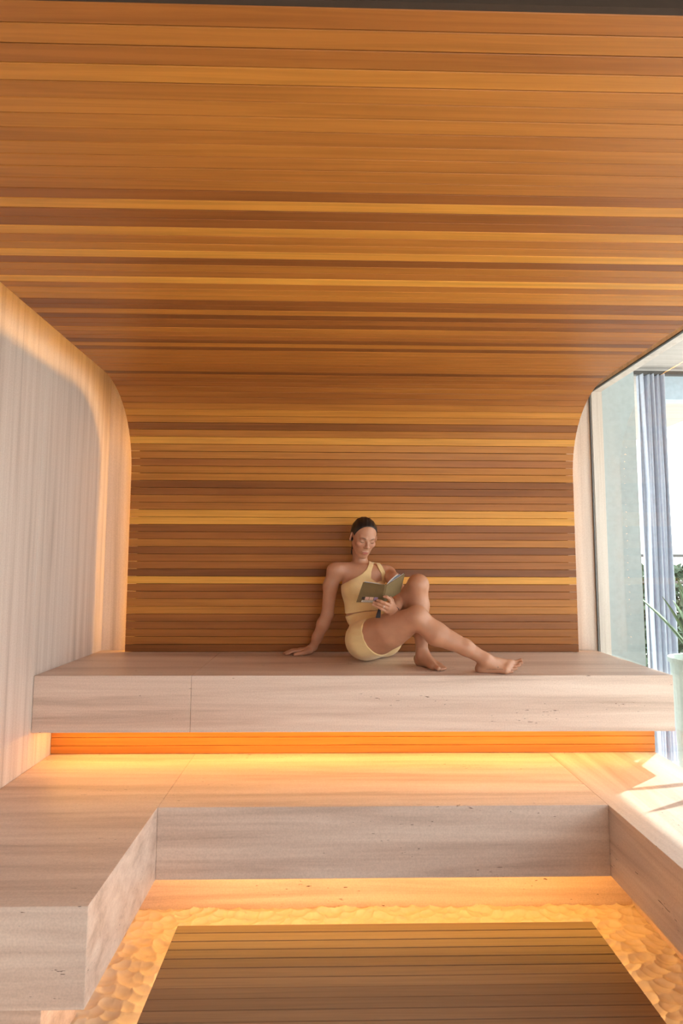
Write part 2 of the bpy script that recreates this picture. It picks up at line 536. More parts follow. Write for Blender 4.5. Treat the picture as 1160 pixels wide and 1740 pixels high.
# ---------------------------------------------------------------- hammered stone floor
def hammered(name, x0, x1, y0, y1, z, step=0.0036, cell=0.050, depth=0.0095, parent=None):
    nx, ny = int((x1 - x0) / step) + 1, int((y1 - y0) / step) + 1
    X, Y = np.meshgrid(np.linspace(x0, x1, nx), np.linspace(y0, y1, ny))
    rg = np.random.RandomState(5)
    cx, cy = int(3.2 / cell) + 4, int(3.0 / cell) + 4
    jx, jy = rg.rand(cy, cx) * 0.9, rg.rand(cy, cx) * 0.9
    jr = rg.rand(cy, cx)
    wx = X + 0.012 * np.sin(Y * 23) ; wy = Y + 0.012 * np.sin(X * 19 + 1)
    gi, gj = np.floor((wx + 1.6) / cell).astype(int), np.floor((wy - 0.3) / cell).astype(int)
    F1 = np.full(X.shape, 9.0); F2 = F1.copy(); R = np.zeros(X.shape)
    for di in (-2, -1, 0, 1, 2):
        for dj in (-2, -1, 0, 1, 2):
            a, b = np.clip(gi + di, 0, cx - 1), np.clip(gj + dj, 0, cy - 1)
            px = (a + jx[b, a]) * cell - 1.6
            py = (b + jy[b, a]) * cell + 0.3
            dd = np.hypot((wx - px) * 0.85, (wy - py) * 1.15)
            m1 = dd < F1
            F2 = np.where(m1, F1, np.minimum(F2, dd))
            R = np.where(m1, jr[b, a], R)
            F1 = np.where(m1, dd, F1)
    bowl = (F1 / (cell * 0.52)) ** 2
    H = depth * np.minimum(bowl, 1.5) * (0.55 + 0.45 * R) - depth
    V = np.stack([X.ravel(), Y.ravel(), z + H.ravel()], 1)
    idx = np.arange(nx * ny).reshape(ny, nx)
    Q = np.stack([idx[:-1, :-1].ravel(), idx[:-1, 1:].ravel(), idx[1:, 1:].ravel(), idx[1:, :-1].ravel()], 1)
    me = bpy.data.meshes.new(name)
    me.vertices.add(len(V)); me.vertices.foreach_set('co', V.astype(np.float32).ravel())
    me.loops.add(Q.size); me.loops.foreach_set('vertex_index', Q.astype(np.int32).ravel())
    me.polygons.add(len(Q)); me.polygons.foreach_set('loop_start', np.arange(0, Q.size, 4, dtype=np.int32))
    me.polygons.foreach_set('loop_total', np.full(len(Q), 4, dtype=np.int32))
    me.update(calc_edges=True)
    me.polygons.foreach_set('use_smooth', [True] * len(Q))
    return link(name, me, M_HAMMER, parent)


fl = hammered('floor', -0.845, 1.362, 1.25, 2.69, -0.093)
tag(fl, kind='structure')

# terrace paving around and in front
tp = box('floor_terrace', -8, 12, -8, 9, -0.30, -0.13, M_PALE)
tag(tp, kind='structure')

# ---------------------------------------------------------------- wooden deck
dk = empty('wooden_deck', (0.21, 1.4, -0.09), label='raised dark timber deck floating in the middle of the hammered stone floor', cat='deck')
DX0, DX1, DY1 = -0.583, 1.048, 2.403


def deck_prof(s):
    return DY1 - s, 0.0, 0.0, -1.0


PITCH_KEEP = PITCH_S
PITCH_S = 0.0485
dtones = [0.45, 0.6, 0.55, 0.4, 0.35, 0.6, 0.7, 0.38, 0.45, 0.6, 0.66, 0.5, 0.62, 0.55]
V, F, T = slat_mesh('boards', 0.0, 1.496, DX0 - 0.21, DX1 - 0.21, M_DECK, deck_prof, dtones, th=0.024)
V = [(v[0], v[1] - 1.4, v[2] + 0.09) for v in V]
o = mesh('boards', V, F, M_DECK, dk)
bm = bmesh.new(); bm.from_mesh(o.data); bmesh.ops.recalc_face_normals(bm, faces=bm.faces); bm.to_mesh(o.data); bm.free()
add_tones(o.data, T)
PITCH_S = PITCH_KEEP
for k, xx in enumerate((-0.52, -0.10, 0.32, 0.74, 0.90)):
    rbox(dk, 'joist', xx, xx + 0.04, 0.92, 2.35, -0.089, -0.0245, M_DARKBACK)
for args, lab in (((DX0 + 0.012, DX0 + 0.020, 1.0, 2.35, -0.045, -0.030), 'warm LED line under the left edge of the timber deck'),
                  ((DX1 - 0.020, DX1 - 0.012, 1.0, 2.35, -0.045, -0.030), 'warm LED line under the right edge of the timber deck'),
                  ((DX0 + 0.03, DX1 - 0.03, DY1 - 0.020, DY1 - 0.012, -0.045, -0.030), 'warm LED line under the back edge of the timber deck')):
    o = box('led_strip', *args, M_LED_DECK)
    tag(o, lab, 'led light', 'LED lines in the sauna')

# ---------------------------------------------------------------- outside, beyond the glass
M_LEAF = plain('agave_leaf_green', (0.17, 0.27, 0.15), 0.5)
M_LEAF2 = plain('agave_leaf_yellow_green', (0.36, 0.46, 0.16), 0.5)
M_POT = plain('pale_green_planter', (0.62, 0.68, 0.64), 0.6)
M_CURT = plain('grey_lilac_curtain', (0.58, 0.61, 0.70), 0.9)
M_SOFFIT = wood('outdoor_soffit_boards', [(0.0, (0.42, 0.36, 0.33)), (1.0, (0.60, 0.53, 0.49))], rough=0.6, coat=0.0)
M_HEDGE = plain('hedge_leaves', (0.12, 0.18, 0.12), 0.7)

o = box('wall_outside', 1.79, 2.02, 3.70, 4.3, -0.13, 2.999, M_COOL)
tag(o, kind='structure')
o = box('trim_5', 1.7195, 1.789, 3.674, 3.72, -0.13, 2.80, M_TRAV_Z)
tag(o, kind='structure')
o = box('wall_outside', 2.02, 2.55, 4.9, 5.0, -0.13, 2.999, M_BLUEGREY)
tag(o, kind='structure')

# curtain hanging from a rail
V, F = [], []
nfold = 90
for k in range(nfold + 1):
    x = 2.49 + 0.21 * k / nfold
    y = 4.50 + 0.035 * math.sin(k * 0.36) + 0.012 * math.sin(k * 0.9)
    for z in (-0.08, 1.0, 2.0, 2.94):
        V.append((x + 0.01 * math.sin(z * 3 + k * 0.2), y, z)); V.append((x + 0.01 * math.sin(z * 3 + k * 0.2), y + 0.003, z))
for k in range(nfold):
    for q in range(3):
        a = k * 8 + q * 2
        F.append((a, a + 8, a + 10, a + 2)); F.append((a + 1, a + 3, a + 11, a + 9))
cu = mesh('curtain', V, F, M_CURT, None, True)
tag(cu, 'grey lilac outdoor curtain hanging in folds beyond the glass wall', 'curtain')
box('curtain_rail', 2.30, 3.4, 4.48, 4.52, 2.94, 2.97, M_FRAME, cu)

# terrace roof outside the glass, boarded underneath, with a free front edge
me_pts = [(1.80, -3.0), (3.92, -3.0), (3.92, 9.0), (1.80, 9.0)]
rf = bmesh.new()
lo_ = [rf.verts.new((x, y, 3.0)) for x, y in me_pts]
hi_ = [rf.verts.new((x, y, 3.2)) for x, y in me_pts]
rf.faces.new(lo_[::-1]); rf.faces.new(hi_)
for k in range(len(me_pts)):
    k2 = (k + 1) % len(me_pts)
    rf.faces.new((lo_[k], lo_[k2], hi_[k2], hi_[k]))
roof = bm_obj('trim_6', rf, M_SOFFIT)
add_tones(roof.data, [0.5] * len(roof.data.vertices))
tag(roof, kind='structure')
o = box('trim_7', 2.74, 3.9, 4.70, 4.82, 2.80, 2.999, M_BLUEGREY)
tag(o, kind='structure')

# railing far on the terrace
ra = empty('railing', (3.4, 6.0, -0.13), label='thin dark terrace railing far beyond the curtain', cat='railing')
box('rail', -0.5, 2.4, -0.02, 0.02, 1.62, 1.65, M_FRAME, ra)
box('rail', -0.5, 2.4, -0.02, 0.02, 1.35, 1.37, M_FRAME, ra)
for k in range(4):
    box('post', -0.5 + k * 0.9, -0.47 + k * 0.9, -0.02, 0.02, 0, 1.63, M_FRAME, ra)


def leaf_geo(base, direc, L, w, bend, twist=0.0):
    """thick tapering blade: curved centre line, channelled cross-section"""
    V, F = [], []
    d = Vector(direc).normalized()
    side = d.cross(Vector((0, 0, 1)))
    if side.length < 0.05: side = Vector((1, 0, 0))
    side.normalize()
    if twist:
        side = Matrix.Rotation(twist, 3, d) @ side
    up = side.cross(d).normalized()
    n = 12
    for i in range(n + 1):
        t = i / n
        hw = w * (0.55 + 0.9 * t) * (1 - t) ** 0.75 if t < 1 else 0
        hw = max(hw, 0.001)
        th = 0.010 * (1 - t) + 0.0012
        c = Vector(base) + d * (L * t) + Vector((d.x, d.y, 0)) * (bend * L * t * t * 0.5) - Vector((0, 0, 1)) * (bend * L * t * t * 0.35)
        V += [c - side * hw + up * hw * 0.35, c - up * th * 0.2, c + side * hw + up * hw * 0.35, c - up * th * 1.2]
    for i in range(n):
        for j in range(4):
            a, b = i * 4 + j, i * 4 + (j + 1) % 4
            F.append((a, b, b + 4, a + 4))
    F.append((3, 2, 1, 0)); F.append((n * 4, n * 4 + 1, n * 4 + 2, n * 4 + 3))
    return V, F


def potted_agave(loc, r0, r1, h, n, L, w, seed, lab, mats, spread=0.75, lean_away=True):
    r_ = random.Random(seed)
    root = empty('potted_agave', loc, label=lab, cat='plant')
    prof_ = [(r0, 0), (r1, h - 0.03), (r1 + 0.012, h - 0.03), (r1 + 0.012, h), (r1 - 0.01, h), (r1 - 0.02, h - 0.04), (0.001, h - 0.04)]
    V, F = [], []
    N = 32
    for (rr, z) in prof_:
        for k in range(N):
            a = 2 * math.pi * k / N
            V.append((rr * math.cos(a), rr * math.sin(a), z))
    for i in range(len(prof_) - 1):
        for k in range(N):
            F.append((i * N + k, i * N + (k + 1) % N, (i + 1) * N + (k + 1) % N, (i + 1) * N + k))
    F.append(tuple(reversed(range(N))))
    mesh('planter', V, F, M_POT, root)
    for k in range(n):
        a = k * 2.39996 + r_.random() * 0.3
        tilt = spread * (0.25 + 0.85 * k / n)
        if lean_away and math.cos(a) < -0.2: tilt *= 0.45          # leaves lean away from the glass
        d = (math.cos(a) * math.sin(tilt), math.sin(a) * math.sin(tilt), math.cos(tilt))
        V, F = leaf_geo((math.cos(a) * 0.02, math.sin(a) * 0.02, h - 0.045), d, L * (0.8 + 0.3 * r_.random()), w, 0.2 + 0.3 * r_.random())
        mesh('leaf', V, F, mats[1] if r_.random() < 0.2 else mats[0], root, True)
    return root


potted_agave((2.38, 3.68, -0.13), 0.15, 0.19, 0.95, 15, 0.62, 0.040, 3, 'long-leaved green agave in a tall pale planter outside, level with the upper bench', (M_LEAF, M_LEAF2), 0.50, False)
potted_agave((1.98, 2.98, -0.13), 0.09, 0.115, 0.36, 11, 0.36, 0.026, 9, 'small agave in a low pale planter outside, beside the lower bench', (M_LEAF, M_LEAF2), 0.6)
potted_agave((2.36, 2.92, -0.13), 0.13, 0.17, 0.74, 24, 0.78, 0.046, 21, 'broad agave outside whose leaves shade the right arm of the lower bench', (M_LEAF, M_LEAF2), 0.95)

# clipped hedge along the terrace
rg = random.Random(8)
V, F = [], []
for k in range(15000):
    x = 2.3 + rg.random() * 4.2; y = 7.0 + rg.random() * 0.5; z = -0.1 + rg.random() * 1.5
    a = Vector((rg.uniform(-1, 1), rg.uniform(-1, 1), rg.uniform(-1, 1))).normalized() * 0.055
    b = a.cross(Vector((rg.uniform(-1, 1), rg.uniform(-1, 1), 0.3))).normalized() * 0.026
    c = Vector((x, y, z)); i = len(V)
    V += [c - a, c + b, c + a, c - b]
    F.append((i, i + 1, i + 2, i + 3))
he = mesh('hedge', V, F, M_HEDGE)
tag(he, 'low dark green hedge along the terrace beyond the curtain', 'hedge')

# ---------------------------------------------------------------- the woman: one continuous skin grown from a distance field
import openvdb

HV = 0.0026
F_ORG = np.array([-0.36, 2.80, 0.862])
F_DIM = (int(1.34 / HV), int(0.80 / HV), int(0.84 / HV))


def A3(v):
    return np.array([v[0], v[1], v[2]], dtype=np.float64)


class Field:
    def __init__(self, lo=None, hi=None):
        lo = F_ORG if lo is None else np.maximum(A3(lo), F_ORG)
        hi = F_ORG + HV * np.array(F_DIM) if hi is None else np.minimum(A3(hi), F_ORG + HV * np.array(F_DIM))
        self.i0 = np.floor((lo - F_ORG) / HV).astype(int)
        self.n = np.ceil((hi - F_ORG) / HV).astype(int) - self.i0
        self.a = np.full(tuple(self.n), 0.06, dtype=np.float32)

    def window(self, lo, hi, m):
        a = np.clip(np.floor((lo - m - F_ORG) / HV).astype(int) - self.i0, 0, self.n)
        b = np.clip(np.ceil((hi + m - F_ORG) / HV).astype(int) - self.i0, 0, self.n)
        sl = tuple(slice(int(x), int(y)) for x, y in zip(a, b))
        ax = [(np.arange(s.start, s.stop) + i) * HV + o for s, i, o in zip(sl, self.i0, F_ORG)]
        X, Y, Z = np.meshgrid(*ax, indexing='ij', sparse=True)
        return sl, X.astype(np.float32), Y.astype(np.float32), Z.astype(np.float32)

    def put(self, sl, d, k, op='add'):
        c = self.a[sl]
        if op == 'add':
            if k > 0:
                h = np.clip(0.5 + 0.5 * (c - d) / k, 0, 1)
                self.a[sl] = c * (1 - h) + d * h - k * h * (1 - h)
            else:
                self.a[sl] = np.minimum(c, d)
        else:
            h = np.clip(0.5 - 0.5 * (c + d) / k, 0, 1)
            self.a[sl] = c * (1 - h) - d * h + k * h * (1 - h)

    def cap(self, a, b, ra, rb, k=0.012, op='add', flat=None):
        """tapered limb segment; flat=(direction, factor) squeezes it along a direction"""
        a, b = A3(a), A3(b)
        r = max(ra, rb)
        sl, X, Y, Z = self.window(np.minimum(a, b) - r, np.maximum(a, b) + r, 0.045)
        if min(s.stop - s.start for s in sl) <= 0: return
        d = b - a
        L2_ = float(d @ d) + 1e-12
        px, py, pz = X - a[0], Y - a[1], Z - a[2]
        t = np.clip((px * d[0] + py * d[1] + pz * d[2]) / L2_, 0, 1)
        qx, qy, qz = px - t * d[0], py - t * d[1], pz - t * d[2]
        q2 = qx * qx + qy * qy + qz * qz
        if flat is not None:
            f = A3(flat[0]); f = f / np.linalg.norm(f)
            w = qx * f[0] + qy * f[1] + qz * f[2]
            q2 = q2 + w * w * (1 / flat[1] ** 2 - 1)
        self.put(sl, (np.sqrt(q2) - (ra + (rb - ra) * t)).astype(np.float32), k, op)

    def chain(self, pts, radii, k=0.012, flat=None):
        for (a, b, ra, rb) in zip(pts[:-1], pts[1:], radii[:-1], radii[1:]):
            self.cap(a, b, ra, rb, k, flat=flat)

    def ell(self, c, r, fr=None, k=0.012, op='add'):
        c, r = A3(c), A3(r)
        fr = np.eye(3) if fr is None else fr          # rows are the three local axes
        m = float(r.max())
        sl, X, Y, Z = self.window(c - m, c + m, 0.045)
        if min(s.stop - s.start for s in sl) <= 0: return
        px, py, pz = X - c[0], Y - c[1], Z - c[2]
        k0 = 0; k1 = 0
        for ax, rr in zip(fr, r):
            w = px * ax[0] + py * ax[1] + pz * ax[2]
            k0 = k0 + (w / rr) ** 2; k1 = k1 + (w / rr ** 2) ** 2
        k0 = np.sqrt(k0); k1 = np.sqrt(k1) + 1e-9
        self.put(sl, (k0 * (k0 - 1) / k1).astype(np.float32), k, op)

    def merge(self, other, k=0.0, off=0.0):
        o = other.i0 - self.i0
        sl = tuple(slice(int(s), int(s + n)) for s, n in zip(o, other.n))
        self.put(sl, other.a - off, k)

    def cut(self, fn, lo=None, hi=None):
        """keep only where fn(X, Y, Z) < 0"""
        ax = [(np.arange(n) + i) * HV + o for n, i, o in zip(self.n, self.i0, F_ORG)]
        X, Y, Z = np.meshgrid(*ax, indexing='ij', sparse=True)
        self.a = np.maximum(self.a, fn(X, Y, Z).astype(np.float32))

    def mesh(self, name, mat, parent=None, smooth_iter=1):
        g = openvdb.FloatGrid(0.06)
        g.copyFromArray(np.ascontiguousarray(self.a))
        P, Q = g.convertToQuads(0.0)[:2]
        P = np.asarray(P, dtype=np.float64); Q = np.asarray(Q).astype(np.int64)
        P = (P + self.i0) * HV + F_ORG
        # keep the largest piece only
        vol = np.einsum('ij,ij->i', P[Q[:, 0]], np.cross(P[Q[:, 1]], P[Q[:, 2]])).sum() + np.einsum('ij,ij->i', P[Q[:, 0]], np.cross(P[Q[:, 2]], P[Q[:, 3]])).sum()
        if vol < 0: Q = Q[:, ::-1]
        for _ in range(smooth_iter):
            for lam in (0.5, -0.52):
                acc = np.zeros_like(P); cnt = np.zeros(len(P))
                for a, b in ((0, 1), (1, 2), (2, 3), (3, 0)):
                    np.add.at(acc, Q[:, a], P[Q[:, b]]); np.add.at(cnt, Q[:, a], 1)
                    np.add.at(acc, Q[:, b], P[Q[:, a]]); np.add.at(cnt, Q[:, b], 1)
                P = P + lam * (acc / np.maximum(cnt, 1)[:, None] - P)
        me = bpy.data.meshes.new(name)
        me.vertices.add(len(P)); me.vertices.foreach_set('co', P.astype(np.float32).ravel())
        me.loops.add(Q.size); me.loops.foreach_set('vertex_index', Q.astype(np.int32).ravel())
        me.polygons.add(len(Q)); me.polygons.foreach_set('loop_start', np.arange(0, Q.size, 4, dtype=np.int32))
        me.polygons.foreach_set('loop_total', np.full(len(Q), 4, dtype=np.int32))
        me.update(calc_edges=True)
        me.polygons.foreach_set('use_smooth', [True] * len(Q))
        return link(name, me, mat, parent), P


def frame(right, up):
    """rows: right, up, front"""
    r = Vector(right).normalized()
    u = (Vector(up) - r * Vector(up).dot(r)).normalized()
    f = r.cross(u)          # for right = person's left side in the picture this points backwards
    return np.array([r, u, -f if f.y > 0 else f])


# joints (photo sight line + depth)
shR, elR, wrR = at(567, 969, 3.41), at(556, 1044, 3.455), at(532, 1099, 3.52)
shL, elL, wrL = at(661, 974, 3.47), at(680, 1007, 3.24), at(669, 1038, 3.055)
hpR, knR, anR = at(621, 1086, 3.20), at(708, 1050, 2.965), at(823, 1120, 2.925)
hpL, knL, anL = at(655, 1082, 3.38), at(710, 994, 3.10), at(717, 1110, 3.105)
neck0, neck1 = at(612, 966, 3.490), at(611, 938, 3.490)
chest, waist, pelvis = at(617, 1000, 3.43), at(618, 1043, 3.385), at(632, 1084, 3.31)

CH = frame(shL - shR, neck0 - waist)
PV = frame(hpL - hpR, Vector((-0.08, 0.02, 1)))

core = Field((-0.06, 2.95, 0.862), (0.62, 3.60, 1.50))
core.ell(chest + Vector((0, 0, -0.005)), (0.128, 0.150, 0.088), CH)
core.cap(shR.lerp(shL, 0.10), shR.lerp(shL, 0.90), 0.043, 0.043, 0.04)
core.cap(neck0 + Vector((0, 0.012, 0.012)), shR, 0.030, 0.038, 0.035)
core.cap(neck0 + Vector((0, 0.012, 0.012)), shL, 0.030, 0.038, 0.035)
core.cap(neck0 + Vector((0, 0.01, -0.04)), neck1 + Vector((0, -0.01, 0.01)), 0.048, 0.043, 0.022)
core.ell(waist, (0.104, 0.10, 0.078), CH, 0.05)
core.ell(pelvis + Vector((0, 0.01, 0.0)), (0.135, 0.112, 0.105), PV, 0.05)
core.ell(hpR + Vector((-0.008, 0.055, -0.012)), (0.088, 0.098, 0.098), PV, 0.05)
core.ell(hpL + Vector((0.0, 0.03, -0.015)), (0.085, 0.095, 0.095), PV, 0.05)
core.ell(waist.lerp(pelvis, 0.5) + Vector((0.03, -0.02, 0)), (0.10, 0.08, 0.08), PV, 0.05)
front = Vector(CH[2])
for (px, py) in ((599, 1003), (637, 1005)):
    core.ell(at(px, py, 3.345), (0.050, 0.052, 0.046), CH, 0.035)
# collar bones
core.cap(neck0 + front * 0.045 + Vector((-0.012, 0, -0.015)), shR + front * 0.032 + Vector((0.03, 0, 0.012)), 0.0065, 0.0055, 0.014)
core.cap(neck0 + front * 0.045 + Vector((0.012, 0, -0.015)), shL + front * 0.032 + Vector((-0.03, 0, 0.012)), 0.0065, 0.0055, 0.014)

legR = Field((0.0, 2.80, 0.862), (0.98, 3.42, 1.36))
legR.chain([hpR, hpR.lerp(knR, 0.5) + Vector((0, 0, -0.006)), knR], [0.098, 0.088, 0.058], 0.02)
legR.cap(hpR.lerp(knR, 0.25) + Vector((0.02, 0.02, -0.03)), hpR.lerp(knR, 0.7) + Vector((0.005, 0.01, -0.02)), 0.078, 0.055, 0.03)
legR.ell(knR + Vector((0.0, -0.004, 0.012)), (0.054, 0.056, 0.052), None, 0.02)
calfR = knR.lerp(anR, 0.33) + Vector((-0.012, 0.004, -0.014))
legR.chain([knR, calfR, knR.lerp(anR, 0.72), anR], [0.052, 0.058, 0.039, 0.031], 0.02)
# right foot rolled on its outer edge
heelR = at(819, 1137, 2.945)
ballR_top, ballR_low = at(866, 1127, 2.945), at(858, 1140, 2.900)
legR.ell(heelR, (0.032, 0.030, 0.026), None, 0.02)
legR.cap(anR, heelR, 0.031, 0.026, 0.02)
legR.cap(anR + Vector((0.01, 0, -0.01)), ballR_top, 0.030, 0.017, 0.02)
legR.cap(anR + Vector((0.01, 0, -0.015)), ballR_low, 0.028, 0.013, 0.02)
legR.cap(heelR, ballR_low, 0.024, 0.013, 0.02)
legR.cap(heelR, ballR_top.lerp(ballR_low, 0.5), 0.022, 0.018, 0.02)
legR.cap(ballR_top, ballR_low, 0.017, 0.013, 0.015)
toesR = [((878, 1125), (888, 1121.5), 2.955, 0.0115), ((876, 1129), (886.5, 1126), 2.94, 0.0085), ((873, 1133), (882, 1130.5), 2.926, 0.0080),
         ((869, 1137), (876.5, 1136), 2.912, 0.0075), ((864, 1141), (870, 1141), 2.902, 0.0075)]
for i, (a, b, Y, r_) in enumerate(toesR):
    a, b = at(*a, Y), at(*b, Y)
    root_ = ballR_top.lerp(ballR_low, i / 4)
    legR.cap(root_, a, r_ * 1.15, r_, 0.010)
    legR.cap(a, b, r_ * 0.95, r_, 0.003)

legL = Field((0.15, 2.86, 0.862), (0.68, 3.55, 1.42))
legL.chain([hpL, hpL.lerp(knL, 0.5), knL], [0.090, 0.078, 0.054], 0.02)
legL.ell(knL + Vector((0.0, -0.01, 0.004)), (0.050, 0.052, 0.050), None, 0.02)
legL.chain([knL, knL.lerp(anL, 0.30) + Vector((0.0, 0.018, 0)), knL.lerp(anL, 0.7), anL], [0.050, 0.054, 0.037, 0.030], 0.02)
heelL = at(714, 1124, 3.135)
heelL.z = 0.897
bigL, litL = at(736, 1133, 3.005), at(747, 1131, 3.03)
bigL.z = 0.887; litL.z = 0.884
legL.ell(heelL, (0.028, 0.030, 0.026), None, 0.02)
legL.cap(anL, heelL, 0.030, 0.024, 0.02)
legL.cap(anL + Vector((0.004, -0.01, -0.01)), bigL, 0.028, 0.016, 0.025)
legL.cap(anL + Vector((0.006, -0.01, -0.015)), litL, 0.026, 0.012, 0.025)
legL.cap(heelL, bigL, 0.022, 0.015, 0.02)
legL.cap(heelL, litL, 0.022, 0.013, 0.02)
for i, ((px, py), Y, r_) in enumerate((((744, 1137), 2.965, 0.0115), ((749.5, 1137), 2.967, 0.0085), ((753, 1135.5), 2.975, 0.008), ((755.5, 1133.5), 2.987, 0.0075), ((756.5, 1131), 3.003, 0.007))):
    root_ = bigL.lerp(litL, i / 4)
    tip = at(px, py, Y); tip.z = 0.870 + r_ + 0.002
    mid = root_.lerp(tip, 0.5) + Vector((0, 0, 0.004))
    legL.cap(root_, mid, r_ * 1.15, r_, 0.008)
    legL.cap(mid, tip, r_ * 0.95, r_, 0.003)

armR = Field((-0.34, 3.30, 0.862), (0.16, 3.60, 1.46))
armR.chain([shR + Vector((0.008, 0, -0.004)), shR.lerp(elR, 0.35) + Vector((-0.006, 0, 0)), elR], [0.044, 0.0425, 0.034], 0.02)
armR.chain([elR, elR.lerp(wrR, 0.28), elR.lerp(wrR, 0.7), wrR], [0.034, 0.0365, 0.029, 0.0235], 0.02, )
# flat right hand on the stone, fingers pointing away from her
wR = wrR.copy()
handR = Vector((wR.x - 0.030, wR.y - 0.004, 0.898))
armR.cap(wR, handR, 0.024, 0.020, 0.015)
fR = [((-0.080, -0.042, 0.897), (-0.118, -0.052, 0.894), (-0.142, -0.056, 0.884), (-0.158, -0.058, 0.880), 0.0088),
      ((-0.083, -0.020, 0.899), (-0.126, -0.023, 0.897), (-0.154, -0.024, 0.886), (-0.173, -0.025, 0.880), 0.0090),
      ((-0.080, 0.000, 0.897), (-0.120, 0.006, 0.895), (-0.146, 0.010, 0.885), (-0.163, 0.012, 0.880), 0.0086),
      ((-0.074, 0.018, 0.893), (-0.104, 0.030, 0.891), (-0.124, 0.036, 0.883), (-0.138, 0.040, 0.879), 0.0076)]
for kn, p1, p2, p3, r_ in fR:
    P_ = [Vector((wR.x + q[0], wR.y + q[1], q[2])) for q in (kn, p1, p2, p3)]
    armR.cap(handR + Vector((0.004, (kn[1] + 0.010) * 0.35, -0.004)), P_[0], 0.0165, 0.0120, 0.012)
    armR.chain(P_, [r_ * 1.12, r_, r_ * 0.95, r_ * 0.85], 0.004)
Tq = [Vector((wR.x + a, wR.y + b, c)) for a, b, c in ((-0.020, -0.022, 0.892), (-0.052, -0.056, 0.887), (-0.084, -0.074, 0.883), (-0.106, -0.080, 0.880))]
armR.chain(Tq, [0.019, 0.0135, 0.0105, 0.0088], 0.008)

armL = Field((0.15, 2.86, 1.02), (0.52, 3.60, 1.46))
armL.chain([shL + Vector((-0.004, 0, -0.004)), shL.lerp(elL, 0.4) + Vector((0.002, 0, 0.004)), elL], [0.043, 0.040, 0.034], 0.02)
armL.chain([elL, elL.lerp(wrL, 0.3), elL.lerp(wrL, 0.7), wrL], [0.034, 0.035, 0.028, 0.0225], 0.02)
# left hand under the book: back of the hand towards the viewer
YH = 2.985
palm = [at(663, 1023, YH + 0.015), at(662.5, 1028.5, YH), at(660, 1034, YH), at(656, 1038.5, YH + 0.01)]
for i, q in enumerate(palm):
    armL.cap(wrL.lerp(at(668, 1040, 3.04), 0.5), q, 0.0190, 0.0110, 0.012)
fL = [[palm[0], at(661.5, 1017.5, YH + 0.002), at(657, 1014.5, YH - 0.004), at(652.5, 1014.0, YH)],
      [palm[1], at(654, 1025, YH - 0.012), at(647, 1022, YH - 0.010), at(641, 1020, YH + 0.002)],
      [palm[2], at(650, 1030, YH - 0.008), at(642, 1026.5, YH - 0.004), at(635, 1023.5, YH + 0.008)],
      [palm[3], at(647, 1034, YH - 0.002), at(640, 1030.5, YH + 0.004), at(633.5, 1027.5, YH + 0.012)]]
for P_, r_ in zip(fL, (0.0086, 0.0088, 0.0084, 0.0074)):
    armL.chain(P_, [r_ * 1.12, r_, r_ * 0.95, r_ * 0.82], 0.003)
# thumb folds over the inside of the book
armL.chain([wrL + Vector((0.0, 0.0, 0.012)), at(664, 1020, 3.045), at(657, 1009, 3.065), at(650, 1003, 3.072)], [0.017, 0.013, 0.0105, 0.0085], 0.008)

# head
HC = at(618.0, 911.5, 3.412)
hyaw, hpit, hrol = math.radians(15), math.radians(24), math.radians(4)
HM = Matrix.Rotation(hyaw, 3, 'Z') @ Matrix.Rotation(hpit, 3, 'X') @ Matrix.Rotation(hrol, 3, 'Y')
HU, HVv, HW = HM @ Vector((1, 0, 0)), HM @ Vector((0, 0, 1)), HM @ Vector((0, -1, 0))
HFR = np.array([HU, HVv, HW])


def hl(u, v, w):
    return HC + HU * u + HVv * v + HW * w


head = Field(HC - Vector((0.16, 0.18, 0.19)), HC + Vector((0.16, 0.16, 0.16)))
head.ell(hl(0, 0.025, -0.012), (0.071, 0.082, 0.093), HFR, 0.0)
head.ell(hl(0, -0.042, 0.016), (0.0570, 0.074, 0.063), HFR, 0.02)
head.ell(hl(0, -0.104, 0.055), (0.017, 0.014, 0.015), HFR, 0.020)
for s in (-1, 1):
    head.cap(hl(s * 0.049, -0.050, -0.004), hl(s * 0.014, -0.105, 0.046), 0.015, 0.012, 0.018)
    head.ell(hl(s * 0.039, -0.026, 0.053), (0.020, 0.018, 0.020), HFR, 0.018)
    head.cap(hl(s * 0.040, 0.018, 0.064), hl(s * 0.014, 0.012, 0.077), 0.0075, 0.0080, 0.014)
    head.ell(hl(s * 0.031, -0.004, 0.087), (0.015, 0.011, 0.013), HFR, 0.010, 'sub')
for s in (-1, 1):
    head.ell(hl(s * 0.031, -0.005, 0.0635), (0.0145, 0.0115, 0.0125), HFR, 0.004)
head.cap(hl(0, 0.008, 0.074), hl(0, -0.030, 0.093), 0.0065, 0.0080, 0.009)
head.ell(hl(0, -0.034, 0.095), (0.0095, 0.0080, 0.0095), HFR, 0.006)
for s in (-1, 1):
    head.ell(hl(s * 0.0110, -0.038, 0.084), (0.0070, 0.0065, 0.0085), HFR, 0.006)
head.ell(hl(0, -0.0735, 0.064), (0.023, 0.016, 0.012), HFR, 0.012)
head.ell(hl(0, -0.0695, 0.0755), (0.0215, 0.0048, 0.0065), HFR, 0.005)
head.ell(hl(0, -0.0795, 0.0745), (0.0185, 0.0055, 0.0070), HFR, 0.004)
head.cap(hl(-0.020, -0.0730, 0.073), hl(0.020, -0.0730, 0.073), 0.0016, 0.0016, 0.003, 'sub')
for s in (-1, 1):
    er = np.array([HM @ (Matrix.Rotation(s * 0.45, 3, 'Z') @ Vector(v_)) for v_ in ((1, 0, 0), (0, 0, 1), (0, -1, 0))])
    head.ell(hl(s * 0.0755, -0.010, -0.014), (0.0070, 0.028, 0.017), er, 0.006)
    head.ell(hl(s * 0.0800, -0.004, -0.012), (0.0050, 0.018, 0.008), er, 0.005, 'sub')
